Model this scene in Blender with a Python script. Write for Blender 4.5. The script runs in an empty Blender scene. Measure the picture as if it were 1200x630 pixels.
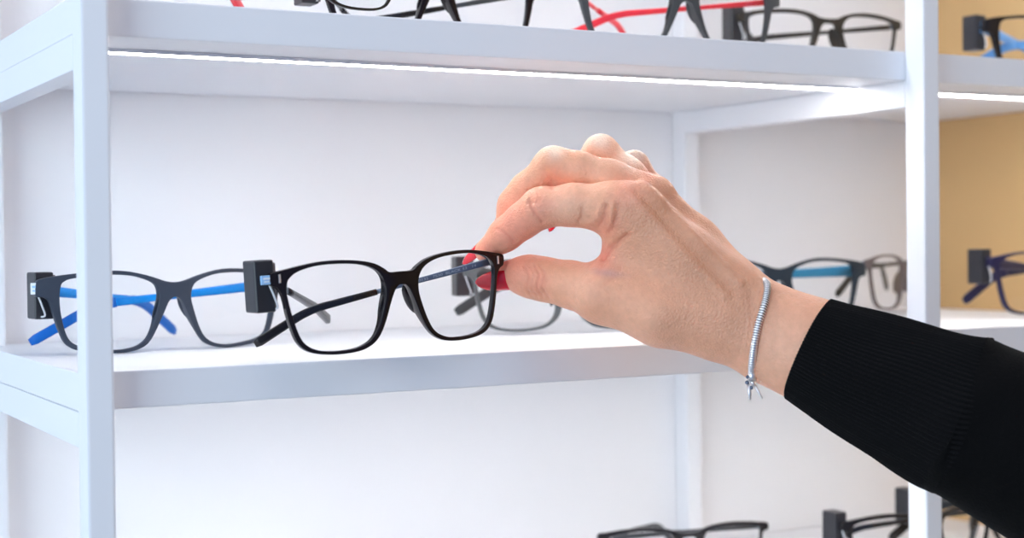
import bpy, bmesh, math, random
import numpy as np
from mathutils import Vector, Matrix
random.seed(7)
sc = bpy.context.scene
col = sc.collection
EYE = 1.45                                   # camera height above the floor
# ------------------------------------------------------------------ camera
F = 1798.738; YAW, PIT, ROL = .5055, -.0158, -.0114
cf = np.array([math.sin(YAW)*math.cos(PIT), math.cos(YAW)*math.cos(PIT), math.sin(PIT)])
cr = np.array([math.cos(YAW), -math.sin(YAW), 0.0]); cu = np.cross(cr, cf)
cr, cu = cr*math.cos(ROL)+cu*math.sin(ROL), -cr*math.sin(ROL)+cu*math.cos(ROL)
O3 = np.array([0, 0, EYE])
def ray(px, py): return cf + cr*(px-600)/F + cu*(315-py)/F
def W(px, py, z): return O3 + ray(px, py)*z          # a point of the place at viewing depth z
def c2w(p): p = np.asarray(p); return O3 + p[..., 0:1]*cr + p[..., 1:2]*cu + p[..., 2:3]*cf
def cc(px, py, z): return np.array([(px-600)*z/F, (315-py)*z/F, z])
def at_y(px, Y):                                     # x where the sight line crosses depth plane Y
    d = ray(px, 300); return d[0]*Y/d[1]
cam = bpy.data.cameras.new('camera'); co = bpy.data.objects.new('camera', cam); col.objects.link(co)
cam.sensor_width = 36; cam.lens = F*36/1200; cam.clip_start = .02
m = Matrix(((cr[0], cu[0], -cf[0], 0), (cr[1], cu[1], -cf[1], 0), (cr[2], cu[2], -cf[2], EYE), (0, 0, 0, 1)))
co.matrix_world = m
cam.dof.use_dof = True; cam.dof.focus_distance = .80; cam.dof.aperture_fstop = (F*36/1200)/1000/.0085
sc.camera = co
# ------------------------------------------------------------------ materials
def mat(name, base=(.8, .8, .8), rough=.5, metal=0, spec=.5, sub=0, coat=0, alpha=None):
    m = bpy.data.materials.new(name); m.use_nodes = True
    b = m.node_tree.nodes['Principled BSDF']
    b.inputs['Base Color'].default_value = (*base, 1); b.inputs['Roughness'].default_value = rough
    b.inputs['Metallic'].default_value = metal; b.inputs['Specular IOR Level'].default_value = spec
    b.inputs['Coat Weight'].default_value = coat
    if sub: b.inputs['Subsurface Weight'].default_value = sub
    return m
def noise_var(m, scale, amt, bump=0, bscale=None, bdist=.001):
    """tint the base colour a little by noise and add a fine bump"""
    nt = m.node_tree; b = nt.nodes['Principled BSDF']
    tc = nt.nodes.new('ShaderNodeTexCoord'); n = nt.nodes.new('ShaderNodeTexNoise'); n.inputs['Scale'].default_value = scale
    nt.links.new(tc.outputs['Object'], n.inputs['Vector'])
    c = b.inputs['Base Color'].default_value[:]
    r = nt.nodes.new('ShaderNodeMix'); r.data_type = 'RGBA'
    r.inputs[6].default_value = tuple(max(0, v*(1-amt)) for v in c[:3])+(1,); r.inputs[7].default_value = tuple(min(1, v*(1+amt)) for v in c[:3])+(1,)
    nt.links.new(n.outputs['Fac'], r.inputs[0]); nt.links.new(r.outputs[2], b.inputs['Base Color'])
    if bump:
        n2 = nt.nodes.new('ShaderNodeTexNoise'); n2.inputs['Scale'].default_value = bscale; n2.inputs['Detail'].default_value = 4
        nt.links.new(tc.outputs['Object'], n2.inputs['Vector'])
        bp = nt.nodes.new('ShaderNodeBump'); bp.inputs['Strength'].default_value = bump; bp.inputs['Distance'].default_value = bdist
        nt.links.new(n2.outputs['Fac'], bp.inputs['Height']); nt.links.new(bp.outputs['Normal'], b.inputs['Normal'])
    return m
M = {}
M['white'] = noise_var(mat('white lacquer', (.88, .88, .90), .42), 6, .012, .05, 300, .0003)
M['wall'] = noise_var(mat('white wall paint', (.90, .885, .89), .6), 3, .015, .05, 200, .0003)
M['yellow'] = noise_var(mat('mustard wall paint', (.64, .41, .18), .6), 5, .04, .1, 150, .0005)
M['floor'] = noise_var(mat('grey floor', (.45, .45, .47), .5), 2, .08)
M['ceil'] = noise_var(mat('white ceiling', (.8, .8, .82), .8), 2, .02)
M['alu'] = mat('strip profile', (.75, .76, .8), .35, .6)
def led_mat():
    m = bpy.data.materials.new('light strip diffuser'); m.use_nodes = True; nt = m.node_tree
    b = nt.nodes['Principled BSDF']; b.inputs['Base Color'].default_value = (.9, .9, .9, 1)
    b.inputs['Emission Color'].default_value = (1, .98, .965, 1); b.inputs['Emission Strength'].default_value = 30
    return m
M['led'] = led_mat()
def lens_mat():
    m = bpy.data.materials.new('clear lens'); m.use_nodes = True; nt = m.node_tree; nt.nodes.clear()
    o = nt.nodes.new('ShaderNodeOutputMaterial'); t = nt.nodes.new('ShaderNodeBsdfTransparent'); t.inputs[0].default_value = (.965, .97, .975, 1)
    g = nt.nodes.new('ShaderNodeBsdfGlossy'); g.inputs['Roughness'].default_value = .03; g.inputs[0].default_value = (.8, .88, 1, 1)
    f = nt.nodes.new('ShaderNodeFresnel'); f.inputs['IOR'].default_value = 1.33
    x = nt.nodes.new('ShaderNodeMixShader'); nt.links.new(f.outputs[0], x.inputs[0]); nt.links.new(t.outputs[0], x.inputs[1])
    nt.links.new(g.outputs[0], x.inputs[2]); nt.links.new(x.outputs[0], o.inputs[0]); return m
M['lens'] = lens_mat()
def ace(name, c, rough=.25, coat=0, spec=.35): return noise_var(mat(name, c, rough, coat=coat, spec=spec), 120, .12)
M['black'] = ace('glossy black acetate', (.010, .008, .009), .22)
M['burg'] = ace('black acetate with wine sheen', (.009, .005, .006), .2, spec=.3)
M['navy'] = ace('matte navy frame', (.030, .040, .062), .42)
M['blue'] = ace('bright blue rubber', (.0, .25, .72), .45)
M['dblue'] = ace('deep blue rubber', (.0, .13, .52), .45)
M['grey'] = ace('grey frame', (.09, .10, .105), .3)
M['dgrey'] = ace('dark grey rubber', (.045, .047, .05), .5)
M['slate'] = ace('dark slate frame', (.012, .02, .03), .35)
M['teal'] = ace('teal blue temple', (.03, .21, .36), .4)
M['red'] = ace('red temple', (.75, .03, .045), .35)
M['olive'] = ace('dark bronze frame', (.028, .022, .016), .35)
M['brown'] = ace('smoky brown frame', (.13, .10, .095), .35)
M['purple'] = ace('dark violet frame', (.018, .015, .05), .3)
M['lblue'] = ace('light blue temple', (.13, .36, .72), .35)
M['metal'] = mat('blued steel', (.16, .2, .27), .35, .7)
M['steel'] = mat('polished steel', (.92, .90, .90), .28, .85)
M['tag'] = noise_var(mat('black tag plastic', (.022, .022, .028), .38), 200, .15)
M['tagside'] = mat('grey tag edge', (.17, .14, .14), .35)
M['print'] = mat('pale print', (.55, .6, .66), .5)
M['plate'] = mat('pale blue logo plate', (.35, .6, .9), .3)
M['platew'] = mat('white logo print', (.85, .9, .95), .3)
M['nail'] = mat('red nail varnish', (.72, .005, .02), .16, coat=.6)
M['clipw'] = mat('clear clip plastic', (.8, .8, .82), .2)
# ------------------------------------------------------------------ object helpers
def link(o, parent=None):
    col.objects.link(o)
    if parent is not None: o.parent = parent
    return o
def empty(name, loc=(0, 0, 0), label=None, cat=None, group=None, mw=None):
    o = bpy.data.objects.new(name, None); o.empty_display_size = .02
    if mw is not None: o.matrix_world = mw
    else: o.location = loc
    link(o)
    if label: o['label'] = label; o['category'] = cat
    if group: o['group'] = group
    return o
def mesh_obj(name, bm, material, parent=None, smooth=True):
    me = bpy.data.meshes.new(name); bm.to_mesh(me); bm.free()
    if material: me.materials.append(material)
    if smooth:
        for p in me.polygons: p.use_smooth = True
    return link(bpy.data.objects.new(name, me), parent)
def rbox(bm, c, s, bev=.001, seg=2, rot=None):
    r = bmesh.ops.create_cube(bm, size=1); vs = r['verts']
    bmesh.ops.scale(bm, vec=s, verts=vs)
    if bev:
        es = list({e for v in vs for e in v.link_edges})
        r2 = bmesh.ops.bevel(bm, geom=es, offset=bev, segments=seg, profile=.6, affect='EDGES')
        vs = list({v for f in r2['faces'] for v in f.verts} | {v for v in vs if v.is_valid})
    if rot is not None: bmesh.ops.rotate(bm, cent=(0, 0, 0), matrix=rot, verts=vs)
    bmesh.ops.translate(bm, vec=c, verts=vs)
def box_between(x0, x1, y0, y1, z0, z1): return ((x0+x1)/2, (y0+y1)/2, (z0+z1)/2), (x1-x0, y1-y0, z1-z0)
def box_obj(name, x0, x1, y0, y1, z0, z1, material, parent=None, bev=.0008):
    bm = bmesh.new(); c, s = box_between(x0, x1, y0, y1, z0, z1); rbox(bm, c, s, bev); 
    o = mesh_obj(name, bm, material, parent, smooth=False); return o
def catmull(P, n=6, closed=False):
    P = [np.array(p, float) for p in P]; out = []; N = len(P)
    for i in range(N if closed else N-1):
        if closed: p0, p1, p2, p3 = P[i-1], P[i], P[(i+1) % N], P[(i+2) % N]
        else: p0, p1, p2, p3 = P[max(i-1, 0)], P[i], P[i+1], P[min(i+2, N-1)]
        for k in range(n):
            t = k/n
            out.append(.5*((2*p1)+(-p0+p2)*t+(2*p0-5*p1+4*p2-p3)*t*t+(-p0+3*p1-3*p2+p3)*t**3))
    if not closed: out.append(P[-1])
    return out
def tube(bm, path, radii, seg=12, closed=False, squash=None):
    """sweep rings along path; squash=(axis vector, factor)"""
    path = [Vector(p) for p in path]; n = len(path); rings = []; nrm = None
    for i, p in enumerate(path):
        t = (path[(i+1) % n]-path[i-1]) if closed else (path[min(i+1, n-1)]-path[max(i-1, 0)])
        t.normalize()
        if nrm is None: nrm = t.orthogonal().normalized()
        nrm = (nrm-t*nrm.dot(t)).normalized(); b = t.cross(nrm)
        r = radii[i] if hasattr(radii, '__len__') else radii
        rings.append([bm.verts.new(p+(nrm*math.cos(a)+b*math.sin(a))*r) for a in [2*math.pi*k/seg for k in range(seg)]])
    for i in range(n if closed else n-1):
        A, B = rings[i], rings[(i+1) % n]
        if closed and i == n-1:
            k0 = min(range(seg), key=lambda k: (B[k].co-A[0].co).length); B = B[k0:]+B[:k0]
        for k in range(seg): bm.faces.new((A[k], A[(k+1) % seg], B[(k+1) % seg], B[k]))
    if not closed:
        bm.faces.new(rings[0][::-1]); bm.faces.new(rings[-1])

# ------------------------------------------------------------------ shelving
D = .70504; XL = .1678; PW = .01304; DP = .01648; XR = .6816; H1 = EYE+.11783; H2 = EYE-.05737; T = .01798; RH = .01675; YB = .97454
X2 = 1.23; XC = .938                            # side wall, and the mustard corner column in front of it
SP = H1-H2; YF = D+DP                         # front face of the boards
zs = [H1+2*SP, H1+SP, H1, H2, H2-SP, H2-2*SP, H2-3*SP, H2-4*SP]
unit = empty('display_shelving', (XL, YB, 0), 'white metal-framed display shelving with two bays and a light strip under each shelf', 'shelving')
ztop = H1+2*SP+.03
LX = unit.location.copy()
def u(name, x0, x1, y0, y1, z0, z1, m, bev=.0008, parent=None):
    o = box_obj(name, x0-LX.x, x1-LX.x, y0-LX.y, y1-LX.y, z0-LX.z, z1-LX.z, m, unit, bev)
    return o
for x in (XL, XR, X2-.0145):
    if x > 1:
        u('post', x, x+PW, D, YF, 0, ztop, M['white'], .0014); continue
    u('post', x, x+PW, D, YF, 0, ztop, M['white'], .0014)
    u('post', x, x+PW, YB-DP, YB, 0, ztop, M['white'], .0014)
    for z in zs:
        u('side_rail', x, x+PW, YF, YB-DP, z-T-RH, z-T-.0002, M['white'], .0006)
bays = [(XL+.0004, XR+PW/2), (XR+PW/2+.0004, X2-.0005)]
for bi, (a, b) in enumerate(bays):
    for z in zs:
        if bi == 0: u('shelf_board', a, b, YF+.0002, YB-.001, z-T, z, M['white'], .0008)
        else:                                    # notched round the column
            bm = bmesh.new(); x_, y_ = XC-.0006, .8414
            pts = [(a, YF+.0002), (b, YF+.0002), (b, y_), (x_, y_), (x_, YB-.001), (a, YB-.001)]
            lo_ = [bm.verts.new((p[0]-LX.x, p[1]-LX.y, z-T)) for p in pts]; hi_ = [bm.verts.new((p[0]-LX.x, p[1]-LX.y, z)) for p in pts]
            bm.faces.new(lo_[::-1]); bm.faces.new(hi_)
            for i in range(6): bm.faces.new((lo_[i], lo_[(i+1) % 6], hi_[(i+1) % 6], hi_[i]))
            mesh_obj('shelf_board', bm, M['white'], unit, False)
        if abs(z-H2) < .3 or abs(z-H1) < .3:
            x0 = XL+PW+.0005 if bi == 0 else XR+PW+.0005
            x1 = XR-.0005 if bi == 0 else X2-.015
            yl = YF+.048
            s = u('light_strip', x0, x1, yl-.0062, yl+.0062, z-T-.0011, z-T-.0001, M['alu'], .0001)
            lip = u('strip_lip', x0, x1, yl-.0062, yl-.0055, z-T-.0019, z-T-.0011, M['alu'], 0); lip.parent = s
            bm = bmesh.new(); c, sz = box_between(x0, x1, yl-.0053, yl+.0053, z-T-.0018, z-T-.0006)
            rbox(bm, tuple(np.array(c)-np.array(LX)), sz, .0002); g = mesh_obj('diffuser', bm, M['led'], s)
# room
def struct(o): o['kind'] = 'structure'; return o
struct(box_obj('wall_back', -2.2, X2+.08, YB+.0005, YB+.1, 0, 2.7, M['wall'], None, 0))
struct(box_obj('wall_right', X2, X2+.08, -1.2, YB, 0, 2.7, M['yellow'], None, 0))
struct(box_obj('trim_1', XC, X2-.0005, .842, YB, 0, 2.7, M['yellow'], None, 0))   # mustard column boxed into the corner
struct(box_obj('floor', -2.2, 2.6, -2.2, YB+.1, -.05, 0, M['floor'], None, 0))
# ------------------------------------------------------------------ glasses
def mirror(h): return h+[(-x, z) for x, z in reversed(h) if abs(x) > 1e-6]
TPL = {
 'soft': dict(hx=66.5, hz=3.0,
  outer=[(0,1.9),(6.5,2.0),(9.8,4.2),(15,7.0),(23,8.9),(33,9.9),(43,9.8),(52,8.7),(59,7.4),(66.5,5.9),(68,4),(67.4,.3),(64.5,-1.5),(62.6,-4.5),(61.5,-9),(60.6,-15),(58.9,-22),(56.6,-28.3),(52.5,-32.9),(46,-35.3),(36,-36.3),(27,-35.9),(21,-34.4),(16,-31.2),(12.5,-26.5),(9.6,-20.3),(6.8,-12.9),(4.2,-7.3),(2,-5),(0,-4.7)],
  hole=[(59.6,1.1),(56.4,4.5),(51,6.7),(43,8.0),(32.5,8.0),(23,7.0),(16,4.7),(11.9,1.5),(9.8,-3),(9.6,-9),(11.2,-15.5),(14,-23.3),(17.3,-29.1),(22,-32.4),(29,-34.2),(40,-34.3),(48,-32.7),(52.9,-29.4),(55.4,-25),(57.4,-18.5),(58.8,-12.5),(59.9,-6),(60.1,-2.5)]),
 'rect': dict(hx=73, hz=-2.0,
  outer=[(0,.5),(6.3,1.4),(13.4,3.8),(20,5.6),(27,7.0),(34,7.6),(42,7.4),(50,6.8),(58,6.0),(63,5.4),(70,4.3),(74.7,2.2),(75.3,-5.2),(70.7,-6.4),(68.3,-9),(66.3,-16),(63.9,-24),(61,-30.7),(57,-34.2),(52,-35.9),(44,-37.0),(33,-37.7),(25,-37),(18.5,-34.6),(14.8,-31.1),(11.5,-25.5),(7.3,-17),(4.2,-10.5),(1.8,-8.2),(0,-7.8)],
  hole=[(62.5,0),(60.5,2.3),(56.8,3.6),(46,4.9),(35,5.3),(25,4.6),(17,2.4),(12,-.2),(9.8,-4),(9.4,-9),(11,-15.5),(13.8,-24),(16.8,-29.8),(20.3,-32.9),(25,-34.9),(33,-35.9),(43,-35.0),(52,-33.4),(57.3,-31),(60,-27),(61.7,-21),(62.9,-14),(63.3,-7)]),
 'slim': dict(hx=66.5, hz=0.5,
  outer=[(0,1.5),(8,2.2),(14,4.6),(22,6.4),(33,7.3),(44,6.9),(54,5.9),(62,4.6),(68.3,3.4),(68.6,-1.5),(64.3,-3),(63,-8),(61.4,-15),(59,-22),(55,-27.5),(48,-30.3),(38,-31.2),(28,-30.8),(20,-28.4),(15,-23.5),(11.5,-16),(8,-7.2),(5,-2.6),(0,-1.8)],
  hole=[(60.6,1),(54,3.2),(44,4.2),(33,4.6),(22,3.9),(15.5,1.8),(12.3,-2),(11.6,-7),(13.6,-15),(16.8,-22),(21,-26.8),(28,-29.3),(38,-29.8),(48,-28.9),(54,-26.3),(57.5,-21),(59.9,-14.5),(61.4,-8),(61.8,-3)]),
}
TPL['round'] = dict(TPL['soft'])
for k_ in ('outer', 'hole'): TPL['round'][k_] = [(x-(5.0*math.exp(-((z+26)/12)**2) if 5 < x < 24 else 0), z) for x, z in TPL['soft'][k_]]
def wrap(x): return 2.0*x*x
def front_mesh(tp, thick=.0036, sx=1, sz=1):
    cu_ = bpy.data.curves.new('tmp', 'CURVE'); cu_.dimensions = '2D'; cu_.fill_mode = 'BOTH'
    bev = .00042
    cu_.extrude = thick/2-bev; cu_.bevel_depth = bev; cu_.bevel_resolution = 2; cu_.offset = -bev
    loops = [catmull(mirror(tp['outer']), 5, True)]
    h = catmull(tp['hole'], 5, True); loops += [h, [(-x, z) for x, z in reversed(h)]]
    for L in loops:
        s = cu_.splines.new('POLY'); s.points.add(len(L)-1); s.use_cyclic_u = True
        for i, p in enumerate(L): s.points[i].co = (p[0]*sx/1000, p[1]*sz/1000, 0, 1)
    ob = bpy.data.objects.new('tmp', cu_); col.objects.link(ob)
    dg = bpy.context.evaluated_depsgraph_get(); dg.update()
    me = bpy.data.meshes.new_from_object(ob.evaluated_get(dg)); bpy.data.objects.remove(ob)
    for v in me.vertices:
        x, z, y = v.co; nose = math.exp(-((abs(x)-.0095)/.0042)**2)*math.exp(-((z+.014)/.011)**2)
        back = .0034*nose if y < 0 else 0
        v.co = (x, -y+wrap(x)+back, z)
    bm = bmesh.new(); bm.from_mesh(me); bmesh.ops.remove_doubles(bm, verts=bm.verts, dist=1e-6)
    bmesh.ops.recalc_face_normals(bm, faces=bm.faces); bpy.data.meshes.remove(me)
    return bm
def lens_mesh(tp, side, sx, sz):
    h = np.array([(p[0]*side*sx/1000, p[1]*sz/1000) for p in catmull(tp['hole'], 3, True)]); c = h.mean(0)
    h = c+(h-c)*1.012; bm = bmesh.new(); rings = []
    for q in (1, .8, .55, .28):
        rings.append([bm.verts.new((p[0], wrap(p[0])-.0022*(1-q*q), p[1])) for p in (c+(h-c)*q)])
    cv = bm.verts.new((c[0], wrap(c[0])-.0022, c[1])); n = len(h)
    for a, b in zip(rings, rings[1:]):
        for i in range(n): bm.faces.new((a[i], a[(i+1) % n], b[(i+1) % n], b[i]))
    for i in range(n): bm.faces.new((rings[-1][i], rings[-1][(i+1) % n], cv))
    bmesh.ops.recalc_face_normals(bm, faces=bm.faces)
    return bm
def sweep_flat(bm, pts, secs, rot, org, seg=16):
    """pts: (u,z) along the temple, secs: (thickness, height); rot: fold rotation; org: hinge"""
    rings = []; n = len(pts)
    for i, (p, (tx, hz)) in enumerate(zip(pts, secs)):
        a = np.array(pts[max(i-1, 0)]); b = np.array(pts[min(i+1, n-1)]); t = (b-a)/np.linalg.norm(b-a); nz = np.array([-t[1], t[0]])
        ring = []
        for k in range(seg):
            an = 2*math.pi*k/seg; ca, sa = math.cos(an), math.sin(an); e = .55
            x = math.copysign(abs(ca)**e, ca)*tx/2; h = math.copysign(abs(sa)**e, sa)*hz/2
            v = Vector((x, p[0]+nz[0]*h, p[1]+nz[1]*h)); ring.append(bm.verts.new(rot @ v+org))
        rings.append(ring)
    for A, B in zip(rings, rings[1:]):
        for k in range(seg): bm.faces.new((A[k], A[(k+1) % seg], B[(k+1) % seg], B[k]))
    bm.faces.new(rings[0]); bm.faces.new(rings[-1][::-1])
    bmesh.ops.recalc_face_normals(bm, faces=bm.faces)
def temple_path(L1, L2, s1, s2, n1=10, n2=14):
    P = [(i*L1/n1, -i*L1/n1*math.tan(s1)) for i in range(n1)]; u_, z_ = L1, -L1*math.tan(s1)
    P.append((u_, z_))
    for i in range(n2):
        a = s1+(s2-s1)*min(1, (i+1)/(n2*.45)); u_ += L2/n2*math.cos(a); z_ -= L2/n2*math.sin(a); P.append((u_, z_))
    return P
def glasses(label, mw, tpl='rect', frame='black', core=None, tip=None, style='flat', aL=45, aR=68, s1=5, s2=32, tag=True, tx=.007, ty=.002, sx=1, sz=1, thick=.0036, group='spectacles on display', L1=.095, L2=.045, s2L=None, s1L=None, tip_start=None, pads=True, th=.0085):
    tp = TPL[tpl]; core = core or frame; tip = tip or core
    root = empty('eyeglasses', mw=mw, label=label, cat='glasses', group=group)
    mesh_obj('front_frame', front_mesh(tp, thick, sx, sz), M[frame], root, smooth=False)
    fr = root.children[0]
    for p in fr.data.polygons: p.use_smooth = True
    try: fr.data.set_sharp_from_angle(angle=math.radians(50))
    except Exception: pass
    for s in (-1, 1): mesh_obj('lens', lens_mesh(tp, s, sx, sz), M['lens'], root)
    if pads:
        for s in (-1, 1):
            bm = bmesh.new(); bmesh.ops.create_uvsphere(bm, u_segments=16, v_segments=10, radius=1)
            bmesh.ops.scale(bm, vec=(.0019, .0046, .0088), verts=bm.verts)
            bmesh.ops.rotate(bm, cent=(0, 0, 0), matrix=Matrix.Rotation(s*-.38, 3, 'Y') @ Matrix.Rotation(s*.5, 3, 'Z'), verts=bm.verts)
            bmesh.ops.translate(bm, vec=(s*.0082*sx, .0042, -.0125), verts=bm.verts)
            mesh_obj('nose_pad', bm, M[frame], root)
    hx, hz = tp['hx']*sx/1000, tp['hz']*sz/1000
    for s, al in ((-1, aL), (1, aR)):
        org = Vector((s*(hx+.0002), wrap(hx)+thick/2+.0012+(0 if s < 0 else .0004), hz))
        rot = Matrix.Rotation(math.radians(al)*s, 3, 'Z')
        P = temple_path(L1, L2, math.radians(s1 if s > 0 or s1L is None else s1L), math.radians(s2 if s > 0 or s2L is None else s2L))
        n = len(P); us = [p[0]/(L1+L2*.85) for p in P]
        ts = tip_start if tip_start else (.42 if style == 'metal' else .66)
        if isinstance(ts, tuple): ts = ts[0] if s < 0 else ts[1]
        if style == 'flat': secs = [(.0032+.0004*u_, th*(1-.45*min(1, u_/.6))+(.0022 if u_ > .68 else .0022*max(0, (u_-.5)/.18))) for u_ in us]
        elif style == 'metal': secs = [(.0013, .0040-.0018*min(1, u_*2)) if u_ < ts else (.0026+.002*max(0, u_-.6), .0031+.0034*max(0, u_-ts)) for u_ in us]
        else: secs = [(.0016, .0020) if u_ < ts else (.0026, .0036) for u_ in us]
        k = next(i for i, u_ in enumerate(us) if u_ >= ts)
        secs[-1] = (secs[-1][0]*.6, secs[-1][1]*.72)
        bm = bmesh.new(); sweep_flat(bm, P[:k+1], secs[:k] + [secs[k-1]], rot, org); t = mesh_obj('temple', bm, M[core], root)
        bm = bmesh.new(); sweep_flat(bm, P[k:], secs[k:], rot, org); mesh_obj('temple_tip', bm, M[tip], t)
        bm = bmesh.new(); rbox(bm, (s*(hx-.002), wrap(hx)+thick/2+.0006, hz), (.0045, .0030, .0042), .0005); mesh_obj('hinge', bm, M['metal'], root)
    if tag:
        r3 = Matrix.Rotation(math.radians(-5), 3, 'Y')
        bm = bmesh.new(); rbox(bm, (-(hx+.0068)+tx, wrap(hx)+.009+ty, hz-.0035), (.0105, .0135, .0255), .0012, 3, None)
        t = mesh_obj('security_tag', bm, M['tag'], root, smooth=False)
        bm = bmesh.new(); rbox(bm, (-(hx+.0008)+tx, wrap(hx)+.0095+ty, hz-.0035), (.0022, .0105, .0225), .0008, 2); mesh_obj('tag_cover', bm, M['tagside'], t, False)
        bm = bmesh.new(); tube(bm, catmull([(-hx, wrap(hx)+.0022, hz-.003), (-hx+.0022, wrap(hx)+.002, hz-.009), (-hx+.0042, wrap(hx)+.004, hz-.0145), (-hx, wrap(hx)+.008, hz-.0145)], 4), .00055, 8); mesh_obj('clip', bm, M['clipw'], t)
    return root
def gmat(px, Y, zb, yaw, roll=0, tpl='rect', sz=1, lift=0):
    """frame of a pair standing on a board of height zb"""
    bot = min(p[1] for p in TPL[tpl]['outer'])*sz/1000
    P = Vector((at_y(px, Y), Y, zb-bot+.0004+lift))
    return axes_m(P, yaw, roll)
def axes_m(P, yaw, roll):
    y, r = math.radians(yaw), math.radians(roll)
    gx = Vector((math.cos(y), -math.sin(y), 0)); gy = Vector((math.sin(y), math.cos(y), 0)); gz = Vector((0, 0, 1))
    gx, gz = gx*math.cos(r)+gz*math.sin(r), gz*math.cos(r)-gx*math.sin(r)
    return Matrix(((gx.x, gy.x, gz.x, P[0]), (gx.y, gy.y, gz.y, P[1]), (gx.z, gy.z, gz.z, P[2]), (0, 0, 0, 1)))
# middle shelf
gb = glasses('matte navy rectangular glasses with bright blue temples standing behind the left post', gmat(204, .844, H2, -7), 'rect', 'navy', 'blue', 'dblue', aL=54, aR=73, s1=5.5, s2=29, L2=.053, th=.0064, tx=.0115, ty=.003, group='glasses on the middle shelf')
gh = glasses('glossy black glasses pinched by the hand with red nails', axes_m(W(469, 322, .77), -5, 3.25), 'soft', 'burg', 'metal', 'black', style='metal', aL=39, aR=74, s1=10.5, s2=28, tip_start=(.26, .47), s1L=12, s2L=17, L2=.040, tx=.0055, group='glasses held in the hand')
glasses('grey rimmed glasses with dark temples half hidden behind the held pair and the thumb', gmat(667, .845, H2, 12), 'round', 'grey', 'dgrey', 'dgrey', aL=50, aR=72, group='glasses on the middle shelf')
glasses('dark slate glasses with teal blue temples partly behind the wrist', gmat(913, .845, H2, 10), 'rect', 'slate', 'teal', 'teal', aL=60, aR=82, s1=2, group='glasses on the middle shelf')
glasses('blurred smoky brown glasses just left of the right post, beyond the wrist', gmat(1062, .88, H2, -25), 'soft', 'brown', 'olive', 'olive', thick=.0024, sx=.9, sz=.9, style='metal', aL=75, aR=84, s1=2, tag=False, group='glasses on the middle shelf')
glasses('dark violet glasses with a black tag on the middle shelf before the mustard wall', gmat(1245, .80, H2, -2), 'soft', 'purple', 'purple', 'purple', aL=76, aR=80, s2=34, group='glasses on the middle shelf')
# top shelf
gt = 'glasses on the top shelf'
glasses('thin black rimmed glasses with red temple tips at the left end of the top shelf', gmat(352, .745, H1, -4), 'slim', 'black', 'red', 'red', aL=40, aR=85, s2=22, tag=False, thick=.0022, group=gt)
glasses('glossy dark brown glasses with a grey tag on the top shelf, second from the left', gmat(517, .80, H1, 0), 'rect', 'burg', 'dgrey', 'black', style='metal', aL=40, aR=74, s1=11, s2=15, group=gt)
glasses('grey glasses with bright red temples on the top shelf', gmat(806, .775, H1, 5), 'rect', 'dgrey', 'red', 'red', style='metal', aL=45, aR=74, s2=24, tag=False, group=gt)
glasses('dark bronze glasses left of the right post on the top shelf', gmat(973, .845, H1, 6), 'slim', 'olive', 'olive', 'olive', style='metal', aL=40, aR=76, s2=20, group=gt)
glasses('black glasses with light blue temples right of the right post on the top shelf', gmat(1250, .80, H1, -2), 'rect', 'black', 'lblue', 'lblue', aL=70, aR=80, s2=30, group=gt)
# bottom shelf
gz_ = 'glasses on the lowest visible shelf'; H3 = H2-SP
glasses('black slim glasses at the bottom edge below the bracelet', gmat(804, .86, H3, 12, sz=.86), 'slim', 'black', 'dgrey', 'dgrey', sx=.92, sz=.86, tag=False, style='metal', group=gz_)
glasses('black glasses with an upright tag at the lower right, left of the right post', gmat(1086, .79, H3, 2), 'slim', 'black', 'black', 'black', style='metal', aL=40, aR=75, group=gz_)
glasses('black glasses farther back, its tag rising beside the right post at the bottom', gmat(1152, .83, H3, -2), 'soft', 'black', 'slate', 'black', aR=84, aL=68, sx=.93, group=gz_)
# extra details on the two sharp pairs
def plate(root, x, y, z, w, h, mt, mt2):
    bm = bmesh.new(); rbox(bm, (x, y, z), (w, .0012, h), .0003); p = mesh_obj('logo_plate', bm, M[mt], root, False)
    bm = bmesh.new(); rbox(bm, (x, y-.0007, z+h*.16), (w*.62, .0003, h*.2), 0); rbox(bm, (x, y-.0007, z-h*.18), (w*.5, .0003, h*.14), 0); mesh_obj('logo_print', bm, M[mt2], p, False)
plate(gh, -.0695, wrap(.0695)-.0016, .0028, .0056, .0044, 'plate', 'platew')
plate(gb, -.0762, wrap(.0752)-.0010, -.0014, .0030, .0062, 'platew', 'plate')
for s in (-1, 1):
    bm = bmesh.new(); rbox(bm, (s*.0632, wrap(.0632)-.0019, .0030), (.0011, .0004, .0042), .00015); mesh_obj('rivet', bm, M['steel'], gh, False)
# small print along the inside of the held pair's right temple
tc = bpy.data.curves.new('t', 'FONT'); tc.body = 'H  MO0135   7530  BLACK 52   14'; tc.size = .0030; tc.extrude = .00003
to = bpy.data.objects.new('t', tc); col.objects.link(to); dg = bpy.context.evaluated_depsgraph_get(); dg.update()
tm = bpy.data.meshes.new_from_object(to.evaluated_get(dg)); bpy.data.objects.remove(to)
hx = .0667; al = math.radians(74); org = Vector((hx, wrap(hx)+.0018+.0016, .0030)); rot = Matrix.Rotation(al, 3, 'Z')
wd = max(v.co.x for v in tm.vertices)
for v in tm.vertices:
    uu = .012+(wd-v.co.x)*.040/wd
    v.co = rot @ Vector((-.00075-v.co.z, uu, -uu*math.tan(math.radians(10.5))+(v.co.y-.001)*.62))+org
tm.materials.append(M['print']); link(bpy.data.objects.new('temple_print', tm), gh)
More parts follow.
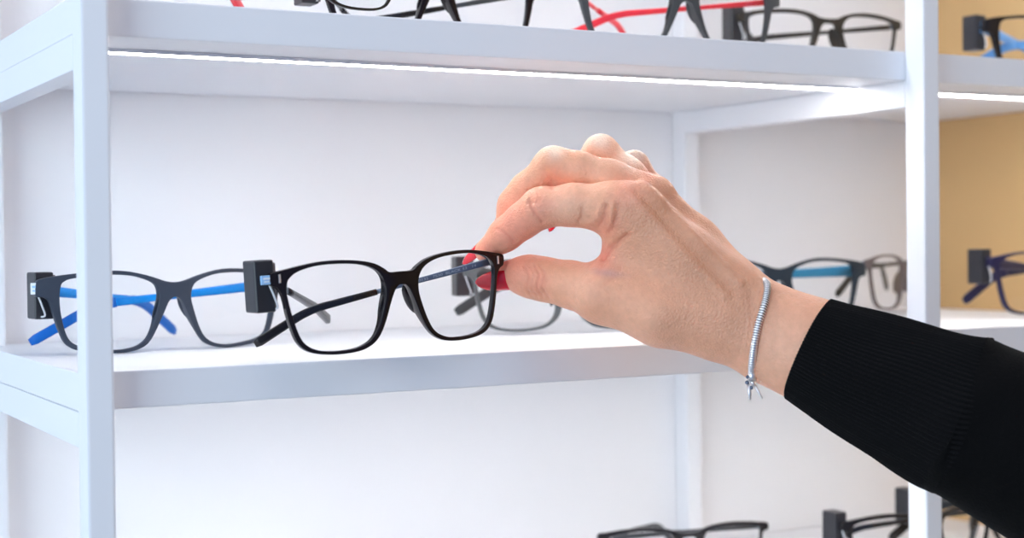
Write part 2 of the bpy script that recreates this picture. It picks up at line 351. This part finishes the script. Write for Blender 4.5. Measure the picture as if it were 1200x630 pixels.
# ------------------------------------------------------------------ the hand: a smooth distance field meshed once
VX = .0008
def pr(px, py, z, r): return (*cc(px, py, z), r*z/F)
lo = np.array([-.026, -.155, .735]); hi = np.array([.285, .082, .872])
nx, ny, nz = [int(v) for v in np.ceil((hi-lo)/VX)]
G = [(lo[i]+VX*np.arange(n)).astype(np.float32) for i, n in enumerate((nx, ny, nz))]
FIELD = np.full((nx, ny, nz), .05, np.float32)
def smin(a, b, k):
    h = np.clip(.5+.5*(b-a)/k, 0, 1); return b*(1-h)+a*h-k*h*(1-h)
def chain(field, pts, k=.004, inner=.004, zs_=1.0):
    """tapered limb through pts, united with the field"""
    pts = np.array(pts); R = pts[:, 3].max()+.02
    b0 = pts[:, :3].min(0)-R; b1 = pts[:, :3].max(0)+R
    ix = [slice(max(0, int((b0[i]-lo[i])/VX)), max(1, min((nx, ny, nz)[i], int((b1[i]-lo[i])/VX)+1))) for i in range(3)]
    X = G[0][ix[0]][:, None, None]; Y = G[1][ix[1]][None, :, None]; Z = G[2][ix[2]][None, None, :]
    loc = None
    for a, b in zip(pts, pts[1:]):
        ab = (b-a)[:3].copy(); abz = ab*np.array([1, 1, zs_]); L = float(abz@abz)
        t = np.clip(((X-a[0])*ab[0]+(Y-a[1])*ab[1]+(Z-a[2])*zs_*abz[2])/L, 0, 1)
        dx = X-a[0]-t*ab[0]; dy = Y-a[1]-t*ab[1]; dz = (Z-a[2]-t*ab[2])*zs_
        d = (np.sqrt(dx*dx+dy*dy+dz*dz)-(a[3]+t*(b[3]-a[3]))).astype(np.float32)
        if zs_ > 1: d = d/np.float32(1+.15*(zs_-1))
        loc = d if loc is None else smin(loc, d, inner)
    sub = field[ix[0], ix[1], ix[2]]; field[ix[0], ix[1], ix[2]] = smin(sub, loc, k)
c_ = chain
# wrist and forearm
c_(FIELD, [pr(852, 362, .788, 49), pr(905, 392, .780, 53), pr(955, 412, .771, 57), pr(1060, 452, .757, 66), pr(1215, 520, .742, 72)], .004, .01, 1.3)
# metacarpals
c_(FIELD, [pr(740, 244, .791, 31), pr(800, 300, .789, 31), pr(862, 360, .788, 38)], .012, .01)
c_(FIELD, [pr(762, 231, .808, 26), pr(815, 285, .806, 26), pr(868, 350, .796, 34)], .007, .01)
c_(FIELD, [pr(774, 248, .823, 24), pr(830, 310, .815, 26), pr(872, 362, .802, 32)], .008, .01)
c_(FIELD, [pr(786, 270, .836, 22), pr(835, 330, .824, 26), pr(875, 372, .806, 32)], .008, .01)
# palm filling and first web
c_(FIELD, [pr(790, 300, .812, 32), pr(850, 355, .805, 40)], .012)
c_(FIELD, [pr(735, 270, .796, 29), pr(731, 326, .803, 27)], .008)
c_(FIELD, [pr(694, 252, .796, 13), pr(712, 262, .797, 14)], .004)
c_(FIELD, [pr(775, 310, .797, 36), pr(835, 352, .792, 44)], .016)
# thumb
c_(FIELD, [pr(838, 380, .784, 38), pr(775, 366, .788, 36), pr(712, 345, .798, 33)], .012, .01)
c_(FIELD, [pr(745, 350, .794, 34), pr(705, 343, .799, 32), pr(668, 333, .808, 25.5), pr(638, 327, .815, 23.5), pr(618, 323, .820, 22), pr(598, 321, .8245, 16.5)], .006, .006)
# fingers
c_(FIELD, [pr(748, 248, .791, 30), pr(715, 242, .792, 27), pr(672, 240, .796, 23), pr(634, 243, .800, 22), pr(612, 259, .807, 19), pr(593, 274, .814, 17.5), pr(570, 294, .8225, 14)], .005, .006)
c_(FIELD, [pr(766, 231, .808, 26), pr(715, 210, .809, 21), pr(678, 199, .811, 19.5), pr(648, 194, .814, 20.5), pr(617, 222, .820, 17.5), pr(602, 240, .824, 16.5), pr(592, 264, .829, 13)], .0022, .006)
c_(FIELD, [pr(776, 246, .824, 22), pr(735, 205, .830, 19), pr(704, 178, .836, 18.5), pr(680, 208, .842, 16.5), pr(665, 229, .844, 15.5), pr(655, 246, .842, 12)], .0022, .006)
c_(FIELD, [pr(788, 268, .838, 20), pr(765, 225, .846, 17), pr(743, 194, .852, 16), pr(722, 218, .856, 14.5), pr(708, 236, .856, 13.5), pr(700, 252, .852, 11)], .0022, .005)
def surface_nets(Fd):
    S = Fd < 0
    nx_, ny_, nz_ = Fd.shape
    cnt = np.zeros((nx_-1, ny_-1, nz_-1), np.int8)
    for i in (0, 1):
        for j in (0, 1):
            for k in (0, 1): cnt += S[i:nx_-1+i, j:ny_-1+j, k:nz_-1+k]
    act = np.argwhere((cnt > 0) & (cnt < 8)); idx = np.full(cnt.shape, -1, np.int32); idx[tuple(act.T)] = np.arange(len(act))
    acc = np.zeros((len(act), 3)); n = np.zeros(len(act))
    cor = [(i, j, k) for i in (0, 1) for j in (0, 1) for k in (0, 1)]
    for a in cor:
        for ax in range(3):
            if a[ax]: continue
            b = list(a); b[ax] = 1
            A = act+np.array(a); B = act+np.array(b); fa = Fd[tuple(A.T)]; fb = Fd[tuple(B.T)]
            cr_ = (fa < 0) != (fb < 0); t = np.where(cr_, fa/np.where(cr_, fa-fb, 1), 0)
            p = A.astype(float); p[:, ax] += t; acc += p*cr_[:, None]; n += cr_
    V = acc/n[:, None]; faces = []
    for ax in range(3):
        sl0 = [slice(1, -1)]*3; sl1 = [slice(1, -1)]*3; sl0[ax] = slice(0, -1); sl1[ax] = slice(1, None)
        e0 = S[tuple(sl0)]; e1 = S[tuple(sl1)]; E = np.argwhere(e0 != e1)
        off = np.array([1, 1, 1]); off[ax] = 0; P = E+off; sg = e0[tuple(E.T)]
        b_, c2 = [(1, 2), (2, 0), (0, 1)][ax]
        q = []
        for db, dc in ((0, 0), (-1, 0), (-1, -1), (0, -1)):
            Q = P.copy(); Q[:, b_] += db; Q[:, c2] += dc; q.append(idx[tuple(Q.T)])
        q = np.stack(q, 1); q = np.where(sg[:, None], q, q[:, ::-1]); faces.append(q)
    return V, np.concatenate(faces)
V, Q = surface_nets(FIELD)
V = lo+V*VX
# relax a little
nb = np.zeros_like(V); nc = np.zeros(len(V))
ed = np.concatenate([Q[:, [0, 1]], Q[:, [1, 2]], Q[:, [2, 3]], Q[:, [3, 0]]])
def relax(V, w, it):
    for _ in range(it):
        s = np.zeros_like(V); c = np.bincount(ed[:, 0], minlength=len(V))+np.bincount(ed[:, 1], minlength=len(V))
        for d in range(3): s[:, d] = np.bincount(ed[:, 0], V[ed[:, 1], d], len(V))+np.bincount(ed[:, 1], V[ed[:, 0], d], len(V))
        V = V*(1-w)+w*s/np.maximum(c, 1)[:, None]
    return V
V = relax(V, .5, 5)
def normals(V):
    a = V[Q[:, 2]]-V[Q[:, 0]]; b = V[Q[:, 3]]-V[Q[:, 1]]; fn = np.cross(a, b); N = np.zeros_like(V)
    for k in range(4):
        for d in range(3): N[:, d] += np.bincount(Q[:, k], fn[:, d], len(V))
    return N/np.maximum(np.linalg.norm(N, axis=1), 1e-12)[:, None]
N = normals(V)
if (N*(V-V.mean(0))).sum() < 0: Q = Q[:, ::-1]; N = -N
# carve creases and raise tendons on the side that faces out
PX = 600+V[:, 0]*F/V[:, 2]; PY = 315-V[:, 1]*F/V[:, 2]
disp = np.zeros(len(V)); crease = np.zeros(len(V)); facing = np.clip(-N[:, 2]*3+.3, 0, 1)
def stroke(pts, amp, wpx, zr=None):
    global disp, crease
    d = np.full(len(V), 1e9); pts = [np.array(p, float) for p in (catmull(pts, 4) if len(pts) > 2 else pts)]
    for a, b in zip(pts, pts[1:]):
        ab = b-a; t = np.clip(((PX-a[0])*ab[0]+(PY-a[1])*ab[1])/(ab@ab), 0, 1)
        d = np.minimum(d, np.hypot(PX-a[0]-t*ab[0], PY-a[1]-t*ab[1]))
    ww = facing*(1 if zr is None else ((V[:, 2] > zr[0]) & (V[:, 2] < zr[1])))
    disp += amp*np.exp(-(d/wpx)**2)*ww
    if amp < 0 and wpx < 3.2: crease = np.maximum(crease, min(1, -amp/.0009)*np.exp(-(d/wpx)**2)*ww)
mm = .001
stroke([(752, 214), (785, 245), (825, 288), (868, 332)], 1.3*mm, 4.5)       # tendon of the middle finger
stroke([(748, 226), (775, 252), (815, 295), (860, 342)], -1.0*mm, 6)
stroke([(735, 222), (757, 247), (795, 290), (850, 345)], .8*mm, 5)       # tendon of the index finger
stroke([(728, 224), (745, 228)], .8*mm, 15)
stroke([(706, 303), (716, 290), (735, 276)], -1.6*mm, 3)                  # web folds
stroke([(688, 262), (698, 256), (704, 240)], .6*mm, 3); stroke([(716, 268), (717, 250), (719, 236)], .6*mm, 2.5)
for i_ in range(6): stroke([(655+i_*9, 322+i_*2), (662+i_*10, 332+i_*2), (664+i_*10, 346+i_*2)], -.22*mm, 1.8)
for i_ in range(5): stroke([(872+i_*6, 345+i_*2), (874+i_*6, 380), (866+i_*6, 415)], -.28*mm, 1.9)
stroke([(703, 264), (709, 252), (711, 240)], -.9*mm, 2.4)
stroke([(714, 272), (722, 256), (725, 240)], -.8*mm, 2.6)
stroke([(678, 260), (682, 252), (682, 244)], -.8*mm, 1.8)
stroke([(718, 262), (716, 246)], .8*mm, 5)
for x0, am in ((0, .7), (6, .6), (12, 1.0), (18, .8)): stroke([(614+x0, 311), (620+x0, 322), (617+x0, 337), (624+x0, 349)], -am*mm, 1.9)
stroke([(621, 343), (634, 345), (640, 330)], -.5*mm, 1.6)
stroke([(612, 330), (626, 334), (640, 326)], .35*mm, 6)
for x0 in (0, 4.5, 9, 13): stroke([(618+x0, 223-x0*.3), (622+x0, 230), (618+x0*.8, 238)], -.7*mm, 1.7)
stroke([(621, 236), (627, 250), (636, 260)], -.9*mm, 2.2)
stroke([(582, 268), (592, 274), (602, 283)], -.8*mm, 2.0)
stroke([(640, 200), (646, 210), (648, 219)], -1.0*mm, 4)
stroke([(690, 330), (700, 322), (706, 312)], -.4*mm, 3); stroke([(706, 335), (718, 325), (728, 312)], -.4*mm, 3)
stroke([(760, 300), (790, 345), (840, 385)], -.8*mm, 18)
stroke([(880, 345), (885, 380), (878, 420)], -.5*mm, 5)
stroke([(760, 380), (800, 360), (850, 372)], .6*mm, 12)
V = V+N*disp[:, None]
# skin tone plus painted light and shade: pinker at joints, tips and web, paler along the limbs
base = np.array([.80, .37, .215]); pink = np.array([.87, .31, .20]); pale = np.array([.90, .49, .32]); tan = np.array([.58, .27, .145])
wt = np.zeros((len(V), 4))
def spot(i, px, py, r, a): wt[:, i] = np.maximum(wt[:, i], a*np.exp(-((PX-px)**2+(PY-py)**2)/r**2))
for p in ((600, 270, 45, .85), (570, 298, 25, 1), (630, 245, 24, .6), (600, 315, 30, .8), (630, 330, 18, .5), (705, 300, 18, .9), (735, 225, 20, .5), (757, 206, 12, .5), (650, 215, 18, .5), (710, 265, 18, .5)): spot(0, *p)
for p in ((665, 235, 28, .6), (690, 210, 25, .5), (680, 335, 25, .5), (915, 410, 60, .5), (940, 420, 50, .6), (750, 400, 50, .35)): spot(1, *p)
for p in ((830, 320, 50, .65), (870, 345, 45, .5), (800, 290, 50, .5), (790, 260, 40, .5), (790, 340, 50, .25), (840, 300, 30, .5)): spot(2, *p)  # darker spots paint shade into the right of the hand's back
for p in ((703, 160, 16, .9), (742, 180, 16, 1), (650, 176, 10, .8)): spot(3, *p)  # near-white spots paint the glow from above onto the knuckles
C = base[None]+wt[:, 0:1]*(pink-base)+wt[:, 1:2]*(pale-base)+wt[:, 2:3]*(tan-base)
C = C+wt[:, 3:4]*(np.array([.97, .72, .55])-C)
vein = np.exp(-(np.abs((PY-318)-(PX-700)*.12)/5)**2)*np.exp(-((PX-712)/20)**2)*.35
C = C*(1-vein[:, None])+np.array([.38, .27, .30])*vein[:, None]
C = C*(1-crease[:, None]*np.array([.05, .13, .12]))  # redder crease skin, also darkened to paint in the weak shading
me = bpy.data.meshes.new('body'); WV = c2w(V)
hand_o = W(870, 380, .78)
me.from_pydata((WV-hand_o).tolist(), [], Q.tolist())
ca = me.color_attributes.new('skin_tone_shading', 'FLOAT_COLOR', 'POINT')
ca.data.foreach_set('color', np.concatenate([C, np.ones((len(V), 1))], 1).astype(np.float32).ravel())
for p in me.polygons: p.use_smooth = True
person = empty('person', tuple(hand_o), 'person reaching in from the right, a bare hand with red nails and black ribbed sleeve', 'person')
body = link(bpy.data.objects.new('body', me), person)
sk = mat('skin', (.6, .35, .25), .48, sub=.18); b = sk.node_tree.nodes['Principled BSDF']; nt = sk.node_tree
b.inputs['Subsurface Radius'].default_value = (1, .35, .2); b.inputs['Subsurface Scale'].default_value = .004
at = nt.nodes.new('ShaderNodeAttribute'); at.attribute_name = 'skin_tone_shading'
tcn = nt.nodes.new('ShaderNodeTexCoord'); n1 = nt.nodes.new('ShaderNodeTexNoise'); n1.inputs['Scale'].default_value = 260; n1.inputs['Detail'].default_value = 5
nt.links.new(tcn.outputs['Object'], n1.inputs['Vector'])
mr = nt.nodes.new('ShaderNodeMapRange'); mr.inputs[1].default_value = .3; mr.inputs[2].default_value = .7; mr.inputs[3].default_value = .95; mr.inputs[4].default_value = 1.05
nt.links.new(n1.outputs['Fac'], mr.inputs[0])
mx = nt.nodes.new('ShaderNodeMix'); mx.data_type = 'RGBA'; mx.blend_type = 'MULTIPLY'; mx.inputs[0].default_value = 1
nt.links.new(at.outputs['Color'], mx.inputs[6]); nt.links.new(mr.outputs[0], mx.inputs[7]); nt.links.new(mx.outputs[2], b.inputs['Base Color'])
vo = nt.nodes.new('ShaderNodeTexVoronoi'); vo.inputs['Scale'].default_value = 900; nt.links.new(tcn.outputs['Object'], vo.inputs['Vector'])
n2 = nt.nodes.new('ShaderNodeTexNoise'); n2.inputs['Scale'].default_value = 420; n2.inputs['Detail'].default_value = 6; nt.links.new(tcn.outputs['Object'], n2.inputs['Vector'])
ad = nt.nodes.new('ShaderNodeMath'); nt.links.new(vo.outputs['Distance'], ad.inputs[0]); nt.links.new(n2.outputs['Fac'], ad.inputs[1])
bp = nt.nodes.new('ShaderNodeBump'); bp.inputs['Strength'].default_value = .55; bp.inputs['Distance'].default_value = .0006
nt.links.new(ad.outputs[0], bp.inputs['Height']); nt.links.new(bp.outputs['Normal'], b.inputs['Normal'])
me.materials.append(sk)
# nails: curved almond plates
def nail(pb, ptip, nrm, width, rad, name='fingernail'):
    """pb, ptip world points of base centre and tip, nrm outward"""
    pb, ptip, n = Vector(pb), Vector(ptip), Vector(nrm).normalized(); d = ptip-pb; L = d.length; d.normalize()
    n = (n-d*n.dot(d)).normalized(); s = d.cross(n); bm = bmesh.new(); g = []
    for i in range(15):
        t = i/14; w = width/2*(math.sqrt(max(0, 1-((.16-t)/.16)**2))*.25+.75 if t < .16 else 1)*(1-max(0, (t-.4)/.6)**2.0)**.62 if t < 1 else 0.0002
        row = []
        for j in range(9):
            q = (j/8-.5)*2*w; an = q/rad
            row.append(bm.verts.new(pb+d*(t*L)+s*(math.sin(an)*rad)+n*((math.cos(an)-1)*rad-.0012*(t-.4)**2*2)))
        g.append(row)
    fs = []
    for a, b_ in zip(g, g[1:]):
        for j in range(8): fs.append(bm.faces.new((a[j], a[j+1], b_[j+1], b_[j])))
    bmesh.ops.recalc_face_normals(bm, faces=fs)
    r = bmesh.ops.solidify(bm, geom=fs, thickness=.0005)
    o = mesh_obj(name, bm, M['nail'], person); o.data.transform(Matrix.Translation(-Vector(hand_o))); return o
wr, wu, wf = Vector(cr), Vector(cu), Vector(cf)
nail(W(601, 328.5, .8165), W(557, 331, .8180), -wf*.95-wu*.2, .0112, .0082)              # thumb
nail(W(566, 283, .8185), W(540, 308, .830), -wr*.62+wu*.25-wf*.5, .0088, .0066)            # index
nail(W(587, 246, .825), W(576, 262, .834), -wr*.85+wu*.3+wf*.2, .0085, .006)
nail(W(652, 246, .835), W(642, 271, .836), -wr*.8-wf*.5, .008, .006)
nail(W(697, 246, .850), W(690, 264, .852), -wr*.8-wf*.3, .0065, .005)
# sleeve: ribbed cuff and knitted arm
def sleeve(name, st, ribs, amp, material, seg=600, nl=70, thick=.0016):
    P = catmull([cc(*s[:3]) for s in st], nl//(len(st)-1)); R = catmull([(s[3]*s[2]/F, s[4]/1000) for s in st], nl//(len(st)-1))
    n = len(P); bm = bmesh.new(); rings = []
    inner_n = 8
    seq = [(i, 0) for i in range(inner_n, 0, -1)]+[(i, 1) for i in range(n)]
    for i, outer in seq:
        p = P[i]; t = P[min(i+1, n-1)]-P[max(i-1, 0)]; t /= np.linalg.norm(t)
        v = np.array([0, 1., 0]); v -= t*(v@t); v /= np.linalg.norm(v); w = np.cross(t, v)
        ring = []
        for k in range(seg):
            a = 2*math.pi*k/seg; rib = amp*math.cos(ribs*a)
            wob = .0006*math.sin(3*a+i*.11)+.0004*math.sin(5*a-i*.17)
            off = rib+wob if outer else rib-thick
            q = p+v*math.cos(a)*(R[i][0]+off)+w*math.sin(a)*(R[i][1]+off); ring.append(bm.verts.new(tuple(c2w(q)-hand_o)))
        rings.append(ring)
    for A, B in zip(rings, rings[1:]):
        for k in range(seg): bm.faces.new((A[k], A[(k+1) % seg], B[(k+1) % seg], B[k]))
    bm.faces.new(rings[-1])
    bmesh.ops.recalc_face_normals(bm, faces=bm.faces)
    return mesh_obj(name, bm, material, person)
def knit(name, scale, v=.0050):
    m = mat(name, (v, v*.95, v), .9, spec=.12); b = m.node_tree.nodes['Principled BSDF']; nt = m.node_tree
    b.inputs['Sheen Weight'].default_value = .02; b.inputs['Sheen Roughness'].default_value = .4
    tc_ = nt.nodes.new('ShaderNodeTexCoord'); n = nt.nodes.new('ShaderNodeTexNoise'); n.inputs['Scale'].default_value = scale; n.inputs['Detail'].default_value = 3
    nt.links.new(tc_.outputs['Object'], n.inputs['Vector']); bp_ = nt.nodes.new('ShaderNodeBump'); bp_.inputs['Strength'].default_value = .6; bp_.inputs['Distance'].default_value = .0006
    nt.links.new(n.outputs['Fac'], bp_.inputs['Height']); nt.links.new(bp_.outputs['Normal'], b.inputs['Normal']); return m
M['cuff'] = knit('black rib knit', 900); M['knit'] = knit('black jersey knit', 700, .0022)
sleeve('sleeve_cuff', [(946, 409, .772, 63, 25), (985, 427, .766, 71, 27), (1035, 449, .758, 80, 29), (1080, 468, .752, 88, 31), (1118, 484, .747, 95, 33), (1128, 488, .746, 95, 33)], 96, .0006, M['cuff'])
slv = sleeve('sleeve', [(1116, 483, .747, 90, 31), (1122, 486, .7465, 96, 33.5), (1135, 491, .745, 96, 34), (1180, 510, .74, 101, 35), (1300, 566, .725, 118, 40), (1460, 640, .69, 135, 45), (1620, 720, .63, 150, 46), (1700, 900, .56, 175, 50), (1740, 1150, .5, 200, 52)], 220, .00012, M['knit'], seg=440, nl=120)
# ------------------------------------------------------------------ bracelet
br = empty('bracelet', tuple(W(885, 390, .775)), 'silver snake-chain bracelet with a dangling charm around the wrist', 'bracelet')
BO = np.array(br.location)
loop = [(892, 327, .784), (899, 334, .7715), (897, 352, .7645), (888, 382, .7610), (882.5, 412, .7625), (881, 438, .772), (884, 447, .790), (893, 432, .806), (903, 392, .812), (905, 352, .808), (899, 330, .797)]
LP = catmull([W(*p)-BO for p in loop], 44, True)
bm = bmesh.new(); tube(bm, LP, [(.0014, .00185, .00195, .00185)[i % 4] for i in range(len(LP))], 12, True)
bm.faces.index_update(); bm.faces.ensure_lookup_table()
for f_ in bm.faces:
    if (f_.index//12) % 4 == 3: f_.material_index = 1
chain_o = mesh_obj('chain', bm, M['steel'], br); M['gap'] = mat('dark link gaps', (.10, .10, .11), .5, .9); chain_o.data.materials.append(M['gap'])  # darker metal on the narrow rings between links
ch = empty  # charm pieces
bm = bmesh.new(); tube(bm, [tuple(W(881, 436, .7705)-BO), tuple(W(881, 445, .772)-BO)], .0021, 16); cl = mesh_obj('clasp', bm, M['steel'], br)
def bar(a, b_, r, mt, nm, par):
    bm = bmesh.new(); tube(bm, [tuple(W(*a)-BO), tuple((W(*a)+W(*b_))/2-BO), tuple(W(*b_)-BO)], [r*.8, r, r*.6], 8); return mesh_obj(nm, bm, mt, par)
chm = bar((877, 449, .7715), (879, 468, .7700), .0010, M['steel'], 'charm', br)
bar((884, 450, .7715), (893.5, 467, .7700), .0007, M['steel'], 'charm_blade', chm)
bar((880, 444, .7715), (884, 453, .7710), .0011, M['steel'], 'charm_link', chm)
bm = bmesh.new()
for p, r in (((875.5, 448), .0011), ((880.5, 454), .0010), ((876, 441.5), .0009)):
    q = bmesh.ops.create_uvsphere(bm, u_segments=10, v_segments=8, radius=r); bmesh.ops.translate(bm, vec=tuple(W(*p, .7705)-BO), verts=q['verts'])
mesh_obj('charm_beads', bm, M['metal'], chm)
# ------------------------------------------------------------------ light
w = bpy.data.worlds.new('room light'); sc.world = w; w.use_nodes = True
bg = w.node_tree.nodes['Background']; bg.inputs[0].default_value = (.41, .555, .96, 1); bg.inputs[1].default_value = .47
def area(name, loc, target, size, power, colr):
    l = bpy.data.lights.new(name, 'AREA'); l.shape = 'RECTANGLE'; l.size, l.size_y = size; l.energy = power; l.color = colr
    o = bpy.data.objects.new(name, l); link(o); o.location = loc
    o.rotation_euler = (Vector(target)-Vector(loc)).to_track_quat('-Z', 'Y').to_euler(); return o
area('left_fill_light', (-1.25, -.15, 1.6), (.3, .85, 1.4), (1.2, 1.4), 25, (.74, .91, 1.0))  # added fill light, not a real window; lifts left and front faces
area('ceiling_light', (.7, -.2, 2.75), (.55, .75, 1.45), (1.3, 1.0), 7.5, (.98, .97, 1.0))
sc.view_settings.view_transform = 'Standard'; sc.view_settings.look = 'None'; sc.view_settings.exposure = 0
sc.cycles.use_denoising = True
sc.cycles.max_bounces = 10; sc.cycles.transparent_max_bounces = 24; sc.cycles.diffuse_bounces = 5
